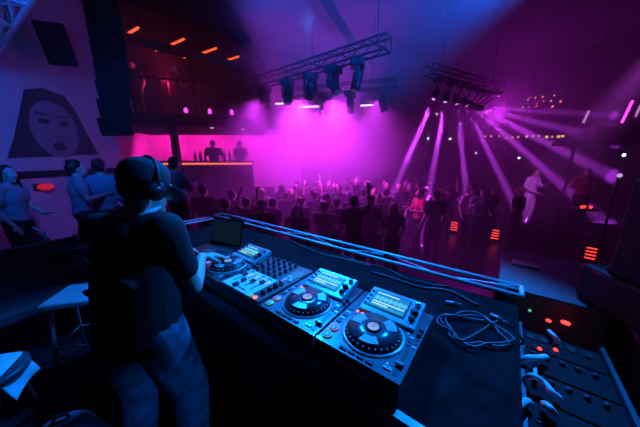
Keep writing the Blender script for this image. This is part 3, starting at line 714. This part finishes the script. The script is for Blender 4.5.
# ------------------------------------------------------------------ stage lights, line array, speakers
s0, s1 = at(232, 73, 8.2), at(372, 40, 5.4); s1.z = s0.z = 3.85
s0 = V((-2.5, 8.4, 3.95)); s1 = V((1.35, 5.35, 3.95))
truss('stage_truss', 'dark lighting truss sloping across above the purple haze', s0, s1, .26, .26, mat('truss_black', (.010, .010, .012), .6, spec=.2), .4, .022, .01)
for k, s in enumerate((.12, .6, .95)):
    p = s0.lerp(s1, s); tag(MB().cyl(p+V((0, 0, .13)), (p.x, p.y, 5.55), .01, n=6).build('hanging_cable', DALU), ('hanging cable at far end of the dark stage truss', 'hanging cable at the middle of the dark stage truss', 'hanging cable at near end of the dark stage truss')[k], 'cable')
mh = [(.22, .1, 'first moving head from the far left end of stage truss'), (.42, -.3, 'second moving head along the stage truss, tilted'), (.585, .5, 'moving head aimed at the booth with pale lens, centre of truss'), (.73, -.6, 'dark moving head with lens turned sideways, right of centre'), (.86, .2, 'dim moving head near the right end of stage truss')]
for k, (s, tl, lab) in enumerate(mh):
    p = s0.lerp(s1, s); moving_head(lab, p-V((0, 0, .15)), R(-35)+k*.5, math.pi+tl, 1.15, group='moving heads on the stage truss', lm=glow('pale_lens', (.6, .5, 1), .9) if k == 2 else None)
# second row of fixtures behind, in the haze
s2, s3 = V((-1.1, 8.2, 3.75)), V((2.1, 7.2, 3.75))
truss('stage_truss', 'second truss farther back in the haze over the stage', s2, s3, .22, .22, mat('truss_black', (.010, .010, .012), .6, spec=.2), .4, .02, .009)
for k, s in enumerate((.1, .4, .62, .9)):
    p = s2.lerp(s3, s); moving_head(('hazy moving head at left on the rear truss', 'hazy moving head second on the rear truss', 'hazy moving head third on the rear truss', 'hazy moving head at right on the rear truss')[k], p-V((0, 0, .13)), k*.6, math.pi+.3-.2*k, 1.1, group='moving heads on the rear truss')
for k, s in enumerate((.2, .8)):
    p = s2.lerp(s3, s); tag(MB().cyl(p+V((0, 0, .11)), (p.x, p.y, 5.55), .01, n=6).build('hanging_cable', DALU), ('left hanging cable of the rear haze truss', 'right hanging cable of the rear haze truss')[k], 'cable')
for k, (x0, y0, L, py) in enumerate(((-1.05, 7.9, .5, 103), (-.15, 7.75, .65, 106.5), (1.4, 7.6, .4, 105))):
    c = at((283, 309, 367)[k], py, y0)
    t = thing('led_batten', ('white-pink glowing batten at left under the rear truss', 'brightest white-pink batten in the centre of the haze', 'fainter pink batten at right under the rear truss')[k], 'stage light', c, R(-12), 'battens under the rear truss')
    MB().box((0, 0, .03), (L, .08, .07)).build('housing', DALU, t); MB().box((0, -.02, -.012), (L-.03, .05, .02)).build('light_bar', G_MAGW, t)
    for sx in (-1, 1): MB().cyl((sx*L*.4, 0, .06), (sx*L*.4, 0, max(.1, 3.64-c.z)), .008, n=6).build('hanger', DALU, t)

la = thing('line_array', 'tall black hanging column of speaker cabinets left of balcony', 'speaker', (-3.56, 4.55, 0), R(-22))
for k in range(9):
    z = 4.75-k*.31; a = R(max(0, (k-4))*1.2); yb = -.006*max(0, k-4)**2
    c_ = MB().box((0, yb, z), (.42, .3, .3), M.Rotation(a, 3, 'X'), .012).build('cabinet', mat('array_black', (.004, .004, .005), .8, spec=.1), la)
    MB().box((0, -.15+yb, z), (.38, .02, .26), M.Rotation(a, 3, 'X')).build('grille', MATS['array_black'], c_)
MB().box((0, 0, 4.96), (.44, .4, .06)).build('fly_bar', DALU, la)
for s in (-.2, .2): MB().cyl((s, 0, 4.96), (s, 0, 5.55), .012, n=8).build('chain', DALU, la)
ws = thing('hanging_speaker', 'dark speaker box mounted high on wall above the mural', 'speaker', at(57, 45, 4.75), R(40))
MB().box((0, 0, 0), (.38, .28, .62), M.Rotation(R(14), 3, 'X') @ M.Rotation(R(-8), 3, 'Y'), .015).build('cabinet', MATS['array_black'], ws)
MB().box((0, -.15, -.0), (.33, .02, .55), M.Rotation(R(14), 3, 'X') @ M.Rotation(R(-8), 3, 'Y')).build('grille', MATS['array_black'], ws)
MB().box((0, .2, 0), (.08, .3, .08)).build('wall_bracket', DALU, ws)

# row of beam lights: lamps and their fixtures
BT = 3.32
b0, b1 = V((2.75, 6.75, BT+.62)), V((5.9, 8.55, BT+.62))
truss('beam_truss', 'dark truss carrying the row of purple beam lights', b0, b1, .24, .24, mat('truss_black', (.010, .010, .012), .6, spec=.2), .4, .02, .009)
for k, s in enumerate((.15, .85)):
    p = b0.lerp(b1, s); tag(MB().cyl(p+V((0, 0, .12)), (p.x, p.y, 5.55), .01, n=6).build('hanging_cable', DALU), ('near hanging cable of the beam truss', 'far hanging cable of the beam truss')[k], 'cable')
BEAMS = [((433, 100), (394, 190), .12), ((445, 103), (429, 192), .28), ((457, 105), (467, 198), .42), ((467, 106.5), (512, 200), .55), ((474, 107.5), (562, 185), .67), ((478, 108), (612, 176), .76), ((481, 108), (600, 138), .86), ((484, 108), (640, 117), .95)]
ORD = ['nearest', 'second', 'third', 'fourth', 'fifth', 'sixth', 'seventh', 'farthest']
PURP = (.62, .05, 1.0)
for k, (tp_, bt, s) in enumerate(BEAMS):
    p = b0.lerp(b1, s); src = at(tp_[0], tp_[1], p.y)
    tgt = at(bt[0], bt[1], p.y-.25)
    d = (tgt-src).normalized()
    t = thing('beam_light', '%s beam light along the truss, throwing a purple shaft' % ORD[k], 'stage light', src, 0, 'beam lights in the fan')
    q = d.to_track_quat('Z', 'Y').to_matrix()
    MB().lathe(V((0, 0, 0)), [(.06, -.3), (.085, -.26), (.085, -.05), (.075, -.03)], 16, q).build('head', BLACK, t)
    MB().lathe(V((0, 0, 0)), [(.045, -.035), (.04, -.02), (.01, -.015)], 16, q).build('lens', G_LENS, t)
    bp = p-V((0, 0, .12))-src
    MB().box(bp-V((0, 0, .05)), (.2, .2, .1), None, .01).build('base', BLACK, t)
    MB().cyl(bp-V((0, 0, .1)), -d*.15, .025).build('yoke', BLACK, t)
    lamp('beam', 'SPOT', src+d*.07, PURP, (2800, 2800, 2600, 2500, 2300, 1900, 1100, 850)[k]*32, tgt, (3.4, 3.6, 3.4, 3.6, 4.4, 5, 5, 4)[k], .5, .07)

# ------------------------------------------------------------------ right wall platform, tubes, wall lamps
t = thing('wall_platform', 'dark platform high on the right holding a stack of equipment', 'platform', (at(600, 140, 6.6).x+.9, 6.6, at(600, 141, 6.6).z), R(-12))
MB().box((0, 0, -.05), (3.2, .8, .1)).build('deck', BLACK, t)
for x in (-1.3, 1.3): MB().box((x, .0, -.5), (.06, .06, .9)).build('support', DALU, t); 
for x in (-1.3, 1.3): MB().cyl((x, 0, -.9), (x, 0, -(t.location.z+.3)), .03).build('column', DALU, t)
for k, (dx, w, h, lab) in enumerate(((-.75, .62, .36, 'low dark equipment box at left on the high platform'), (-.15, .7, .5, 'larger dark equipment box right of the low one on high platform'))):
    q = thing('equipment_box', lab, 'equipment box', t.location+V((dx*math.cos(R(-12)), dx*math.sin(R(-12)), 0)), R(-12))
    MB().box((0, 0, h/2), (w, .5, h), None, .03).build('body', BLACK, q); MB().box((0, -.255, h/2), (w*.8, .02, h*.7)).build('grille', DALU, q)
    MB().box((0, 0, h+.015), (.2, .04, .03), None, .008).build('handle', DALU, q)
for k, (px, py, D, L, lab) in enumerate(((586, 117, 6.4, .3, 'short pink light tube left of the equipment boxes'), (627, 112, 5.9, .5, 'tall pink light tube leaning at the right edge'), (638, 111, 6.2, .3, 'pale pink light tube cut by the right edge of picture'))):
    c = at(px, py, D); q = thing('light_tube', lab, 'light tube', c, 0, 'pink light tubes at the right')
    ax = V((.25, 0, 1)).normalized()
    MB().cyl(-ax*L/2, ax*L/2, .024, n=10).build('tube', (glow('tube_soft', (.9, .35, .9), .7), G_MAG, glow('tube_soft', (.9, .35, .9), .7))[k], q)
    MB().cyl(-ax*(L/2+.04), -ax*L/2, .03, n=10).build('end_cap', DALU, q); MB().cyl(ax*L/2, ax*(L/2+.04), .03, n=10).build('end_cap', DALU, q)
    MB().cyl(ax*(L/2+.04), (ax.x*(L/2+.04), 0, 5.55-c.z), .006, n=6).build('hanger', DALU, q)
c = at(624, 155, 5.4); q = thing('wall_lamp', 'single white point lamp on a thin drop at the right edge', 'lamp', c)
MB().ell((0, 0, 0), (.03, .03, .03)).build('bulb', G_WHITE, q); MB().cyl((0, 0, .03), (0, 0, 5.55-c.z), .006, n=6).build('hanger', DALU, q)
rr = random.Random(8)
def wallr(px, py, x=9.48):
    q = _ray(px, py); return q*(x/q.x)+V((0, 0, CAMZ))
for k in range(13):
    px = (486, 492, 500, 507, 513, 519, 528, 534, 540, 548, 553, 560, 564)[k]; c = wallr(px, 137+rr.uniform(-1, 1))
    q = thing('wall_lamp', 'small warm lamp in the row along the distant right wall', 'lamp', c, 0, 'warm lamps along the right wall')
    s = rr.uniform(.03, .055); MB().ell((-s, 0, 0), (s, s, s)).build('globe', G_WARM, q); MB().lathe((0, 0, 0), [(.04, -.02), (.04, .02)], 10, M.Rotation(math.pi/2, 3, 'Y')).build('mount', DALU, q)
for k, (px, py) in enumerate(((428, 138.5), (450, 139), (437, 114), (476, 153), (519, 158))):
    c = at(px, py, (13.2, 13.5, 13.5, 11, 9.5)[k]); q = thing('hanging_lamp', ('white point lamp between the first two purple beams', 'white point lamp between the second and third beams', 'small white point lamp high behind the first beam', 'dim white point lamp right of the third beam', 'dim warm-white point lamp among the right beams')[k], 'lamp', c)
    s = (.06, .06, .045, .035, .04)[k]; MB().ell((0, 0, 0), (s, s, s*.8)).build('bulb', G_WHITE, q); MB().cyl((0, 0, s*.7), (0, 0, 5.55-c.z), .008, n=6).build('hanger', DALU, q)
for k in range(16):
    c = wallr(rr.uniform(520, 565), rr.uniform(94, 108), 8.9+rr.uniform(-.4, .4)); q = thing('hanging_lamp', 'tiny red lamp in the cluster under the far ceiling', 'lamp', c, 0, 'tiny red lamps under the far ceiling')
    MB().ell((0, 0, 0), (.028, .028, .028), None, 10, 6).build('bulb', G_WARM if k % 2 else G_RED, q); MB().cyl((0, 0, .02), (0, 0, 5.55-c.z), .004, n=5).build('hanger', DALU, q)
for k, (px, py) in enumerate(((212, 130.2), (243, 130.6))):
    c = at(px, py, 7.6+.3*k); q = thing('downlight', ('small pale downlight under balcony slab above the bartender', 'small pink downlight under balcony slab near the haze')[k], 'lamp', (c.x, c.y, 2.645))
    MB().lathe((0, 0, -.01), [(.05, .02), (.05, 0), (.04, -.005), (.005, -.006)], 14).build('lens', glow('pale_pink', (1, .6, .9), 2), q); MB().lathe((0, 0, -.005), [(.06, .02), (.06, 0)], 14).build('ring', DALU, q)

# ------------------------------------------------------------------ mural on the left wall (a plain generic face)
mu = thing('mural', 'painted dark-haired face on the white wall at left', 'mural', (-5.0, 4.75, 1.7), 0)
PAINT = mat('mural_dark', (.03, .03, .04), .8, noise=.2, scale=6); FACE = mat('mural_face', (.17, .175, .2), .8, noise=.12, scale=5); MID = mat('mural_mid', (.12, .12, .15), .8, noise=.2, scale=6)
def wl(y, z, h): return V((h, y, z))
MB().prism([(-.82, .02), (.82, .12), (.66, .5), (.5, .95), (.32, 1.22), (-.05, 1.26), (-.34, 1.16), (-.5, .75), (-.66, .35)], .003, .012, wl).build('painted_hair', PAINT, mu)
MB().prism([(.02+.42*math.cos(a), .56+.5*math.sin(a)*(1 if math.sin(a) > 0 else 1.04)) for a in [k*2*math.pi/28 for k in range(28)]], .012, .016, wl).build('painted_face', FACE, mu)
for s in (-1, 1):
    MB().prism([(.02+s*.18+.1*math.cos(a), .68+.045*math.sin(a)) for a in [k*2*math.pi/16 for k in range(16)]], .016, .019, wl).build('painted_eye', PAINT, mu)
    MB().prism([(.02+s*.06, .78), (.02+s*.3, .8), (.02+s*.31, .83), (.02+s*.05, .81)], .016, .019, wl).build('painted_brow', PAINT, mu)
MB().prism([(-.03, .48), (.07, .48), (.1, .43), (.02, .4), (-.06, .43)], .016, .019, wl).build('painted_nose', MID, mu)
MB().prism([(.02+.11*math.cos(a), .25+.085*math.sin(a)) for a in [k*2*math.pi/16 for k in range(16)]], .016, .019, wl).build('painted_mouth', PAINT, mu)
struct(MB().box((-4.985, 3.9, 1.45), (.03, 4.4, .12)).build('trim_1', DARKW))

q = thing('wall_lamp', 'red glowing dome lamp low on the wall below the mural', 'lamp', (-5.0, at(52, 187, 4.3).y, at(52, 187, 4.25).z))
MB().ell((.09, 0, 0), (.08, .12, .06)).build('dome', glow('red_dome', (1, .02, .05), .45), q); MB().box((.012, 0, 0), (.024, .24, .12)).build('mount', DALU, q)
# ------------------------------------------------------------------ seats and clutter at the left
bc = thing('bench', 'dark padded bench with backrest at the left edge', 'bench', (-2.75, 1.95, 0), R(60))
MB().box((0, 0, .4), (1.5, .5, .12), None, .03).build('seat', LEATHER, bc); MB().box((0, .27, .65), (1.5, .12, .45), M.Rotation(R(-8), 3, 'X'), .03).build('backrest', LEATHER, bc)
for sx in (-1, 1):
    for y in (-.2, .2): MB().box((sx*.65, y, .17), (.05, .05, .34)).build('leg', DALU, bc)
stl = thing('stool', 'low stool with a blue-lit flat seat behind the DJ', 'stool', (-1.95, 1.78, 0), R(15))
MB().box((0, 0, .62), (.38, .34, .05), None, .015).build('seat', mat('stool_vinyl', (.28, .30, .34), .5, noise=.15), stl)
for sx in (-1, 1):
    for sy in (-1, 1): MB().cyl((sx*.14, sy*.12, .6), (sx*.18, sy*.16, 0), .014).build('leg', ALU, stl)
MB().tube([(-.165, -.145, .25), (.165, -.145, .25), (.165, .145, .25), (-.165, .145, .25), (-.165, -.145, .25)], .01).build('footrest', ALU, stl)
lt = thing('side_table', 'dim side table with drinks at left behind the bench', 'table', (-2.55, 2.62, 0), R(10))
MB().box((0, 0, .78), (.7, .55, .035), None, .006).build('top', DECK, lt)
for sx in (-1, 1):
    for sy in (-1, 1): MB().box((sx*.31, sy*.23, .38), (.04, .04, .77)).build('leg', DALU, lt)
for k in range(3):
    q = thing('tumbler', 'clear tumbler standing on the dim side table', 'glass', (-2.7+.14*k, 2.55+.08*(k % 2), .798), 0, 'tumblers on the side table')
    MB().lathe((0, 0, 0), [(.03, 0), (.036, .1), (.033, .1), (.027, .008)], 16).build('cup', PANEL, q)
ch = thing('chair', 'metal-framed chair with pale top rail left of the DJ shoulder', 'chair', (-2.98, 2.72, 0), R(150))
MB().box((0, 0, .46), (.42, .42, .05), None, .02).build('seat', LEATHER, ch); MB().box((0, .2, .78), (.34, .03, .2), None, .01).build('backrest', LEATHER, ch)
MB().tube([(-.2, .21, .46), (-.2, .22, .95), (.2, .22, .95), (.2, .21, .46)], .015).build('back_frame', ALU, ch)
for sx in (-1, 1):
    for sy in (-1, 1): MB().cyl((sx*.19, sy*.19, .45), (sx*.2, sy*.2, 0), .014).build('leg', ALU, ch)
s2_ = thing('stool', 'dark stool in the lower left corner under the pale towel', 'stool', (-2.02, 1.2, 0), R(0))
MB().lathe((0, 0, .40), [(.17, 0), (.18, .015), (.18, .04), (.16, .05)], 24).build('seat', LEATHER, s2_)
for k in range(4):
    a = R(45+90*k); MB().cyl((.12*math.cos(a), .12*math.sin(a), .4), (.16*math.cos(a), .16*math.sin(a), 0), .014).build('leg', DALU, s2_)
mb = MB(); N = 16; vs, fs = [], []
for lay in (0, 1):
    for i in range(N+1):
        for j in range(N+1):
            x, y = (i/N-.5)*.46, (j/N-.5)*.3; r_ = math.hypot(x, y)
            z = .456-max(0, abs(x)-.14)*1.5-max(0, r_-.2)*.5+.006*math.sin(30*x+8*y)+(.01 if lay else 0); vs.append(V((x*(.9 if abs(x) > .14 else 1), y, z)))
n1 = (N+1)**2
for i in range(N):
    for j in range(N):
        a = i*(N+1)+j; fs.append([a, a+1, a+N+2, a+N+1]); fs.append([n1+a, n1+a+N+1, n1+a+N+2, n1+a+1])
for i in range(N):
    for a, b in ((i, i+1), (N*(N+1)+i+1, N*(N+1)+i), ((i+1)*(N+1), i*(N+1)), (i*(N+1)+N, (i+1)*(N+1)+N)): fs.append([a, b, n1+b, n1+a])
mb._add(vs, fs, True)
o = mb.build('towel', mat('towel_cloth', (.55, .57, .62), .9, bump=.4, scale=200)); o.location = (-2.02, 1.2, .005); o.rotation_euler = (0, 0, R(25)); o.scale = (.8, .8, 1); tag(o, 'pale towel draped over the stool in the lower left corner', 'towel')
bp = thing('backpack', 'dark blue backpack standing on the floor beside the DJ legs', 'bag', (-1.27, .93, 0), R(20))
b = remesh(MB().ell((0, 0, .2), (.19, .12, .21)).cap((-.1, 0, .1), .1, (.1, 0, .1), .1).ell((0, 0, .36), (.13, .09, .1)), 'body', mat('bag_cloth', (.09, .10, .14), .85, noise=.2), .012, 6); b.parent = bp
b = remesh(MB().ell((0, -.11, .15), (.12, .05, .1)), 'front_pocket', MATS['bag_cloth'], .01, 4); b.parent = bp
MB().tube([(-.03, 0, .44), (-.025, 0, .48), (.025, 0, .48), (.03, 0, .44)], .008).build('handle', TEE, bp)

# ------------------------------------------------------------------ haze and light
hz = MB().box((2.25, 9.95, 2.35), (14.4, 13.0, 6.25)).build('haze', BLACK); hz['kind'] = 'stuff'; tag(hz, 'purple-lit haze hanging over the dance floor', 'haze', kind='stuff')
hm = bpy.data.materials.new('haze'); hm.use_nodes = True; nt = hm.node_tree; nt.nodes.clear()
vo = nt.nodes.new('ShaderNodeVolumeScatter'); vo.inputs['Density'].default_value = .085; vo.inputs['Anisotropy'].default_value = .25; vo.inputs['Color'].default_value = (.95, .95, .97, 1)
ou = nt.nodes.new('ShaderNodeOutputMaterial'); nt.links.new(vo.outputs[0], ou.inputs['Volume'])
hz.data.materials.clear(); hz.data.materials.append(hm)

MAGENTA = (.62, .03, .85); BLUE = (.002, .21, 1.0); DEEP = (.01, .07, .6)
sm = MB().ell(at(318, 118, 7.7), (3.9, 1.9, 2.1), None, 40, 24).build('smoke', BLACK); tag(sm, 'thick bright magenta smoke billowing under the stage truss', 'smoke', kind='stuff')
sm.data.materials.clear(); m2 = hm.copy(); m2.name = 'smoke'; m2.node_tree.nodes['Volume Scatter'].inputs['Density'].default_value = .17; sm.data.materials.append(m2)
for px, e in ((256, 500), (300, 2300), (334, 2100), (374, 600)):
    lamp('stage_wash', 'SPOT', at(px, 101, 7.6), MAGENTA, e, at(px+4, 240, 7.75), 134, 1, .25)
lamp('stage_glow', 'SPOT', at(285, 128, 8.3), MAGENTA, 1000, at(285, 40, 8.0), 96, 1, .3)
lamp('stage_glow', 'SPOT', at(345, 128, 8.3), MAGENTA, 1000, at(345, 40, 8.0), 96, 1, .3)
lamp('booth_blue', 'SPOT', B(.5, 2.1, 3.5), BLUE, 830, B(-.3, .2, 1), 58, .6, .12)
lamp('side_blue', 'SPOT', B(2.3, -.10, 1.12), BLUE, 150, V((-.58, 1.03, .5)), 14, .6, .08)
lamp('booth_blue', 'SPOT', B(-1.9, 1.9, 3.5), BLUE, 950, B(-1.15, .1, 1), 66, .6, .12)
lamp('truss_fill', 'SPOT', V((-1.6, .9, 2.5)), (.01, .3, 1), 25, V((-3.6, 2.9, 3.25)), 70, .6, .1)  # added spot without a fixture, brightens the overhead truss
lamp('wall_blue', 'SPOT', V((-2.2, 1.7, 3.0)), (.002, .095, .8), 430, V((-5, 4.6, 2.6)), 95, .9, .15)
lamp('ceiling_blue', 'SPOT', V((2.6, 3.2, 3.9)), (.003, .10, .9), 2300, V((.2, 8.5, 5.5)), 80, 1, .2)
lamp('ceiling_blue', 'SPOT', V((-1.2, 3.2, 4.2)), (.003, .09, .9), 1900, V((.8, 8.0, 5.5)), 80, 1, .2)
lamp('bar_magenta', 'SPOT', V((-4.2, 9.0, 2.5)), (1, .012, .45), 150, V((-4.2, 10, 1.9)), 165, .5, .15)
lamp('bar_magenta', 'SPOT', V((-2.6, 9.0, 2.5)), (.85, .015, .6), 150, V((-2.6, 10, 1.9)), 165, .5, .15)
lamp('bar_magenta', 'SPOT', V((-5.9, 9.0, 2.5)), (1, .012, .45), 150, V((-5.9, 10, 1.9)), 165, .5, .15)
lamp('balcony_red', 'POINT', V((-5.0, 8.4, 4.2)), (1, .02, .18), 25, rad=.1)
lamp('far_purple', 'POINT', V((6.6, 9.5, 3.4)), (.6, .02, .75), 190, rad=.2)
lamp('podium_fill', 'SPOT', V((4.2, 3.2, 3.2)), (.7, .08, .95), 1100, V((6.7, 7.4, .6)), 24, 1, .1)  # added spot outside the haze, brightens the people on the podium
w = bpy.data.worlds.new('world'); sc.world = w; w.use_nodes = True
w.node_tree.nodes['Background'].inputs[0].default_value = (.006, .02, .07, 1); w.node_tree.nodes['Background'].inputs[1].default_value = .05
sc.view_settings.view_transform = 'Standard'; sc.view_settings.look = 'None'; sc.view_settings.exposure = 0; sc.view_settings.gamma = 1
sc.view_settings.use_curve_mapping = False
sc.cycles.volume_bounces = 0; sc.cycles.max_bounces = 5; sc.cycles.diffuse_bounces = 2; sc.cycles.glossy_bounces = 3
sc.cycles.use_light_tree = True
for m_ in bpy.data.materials: m_.cycles.emission_sampling = 'NONE'
bpy.context.view_layer.update()
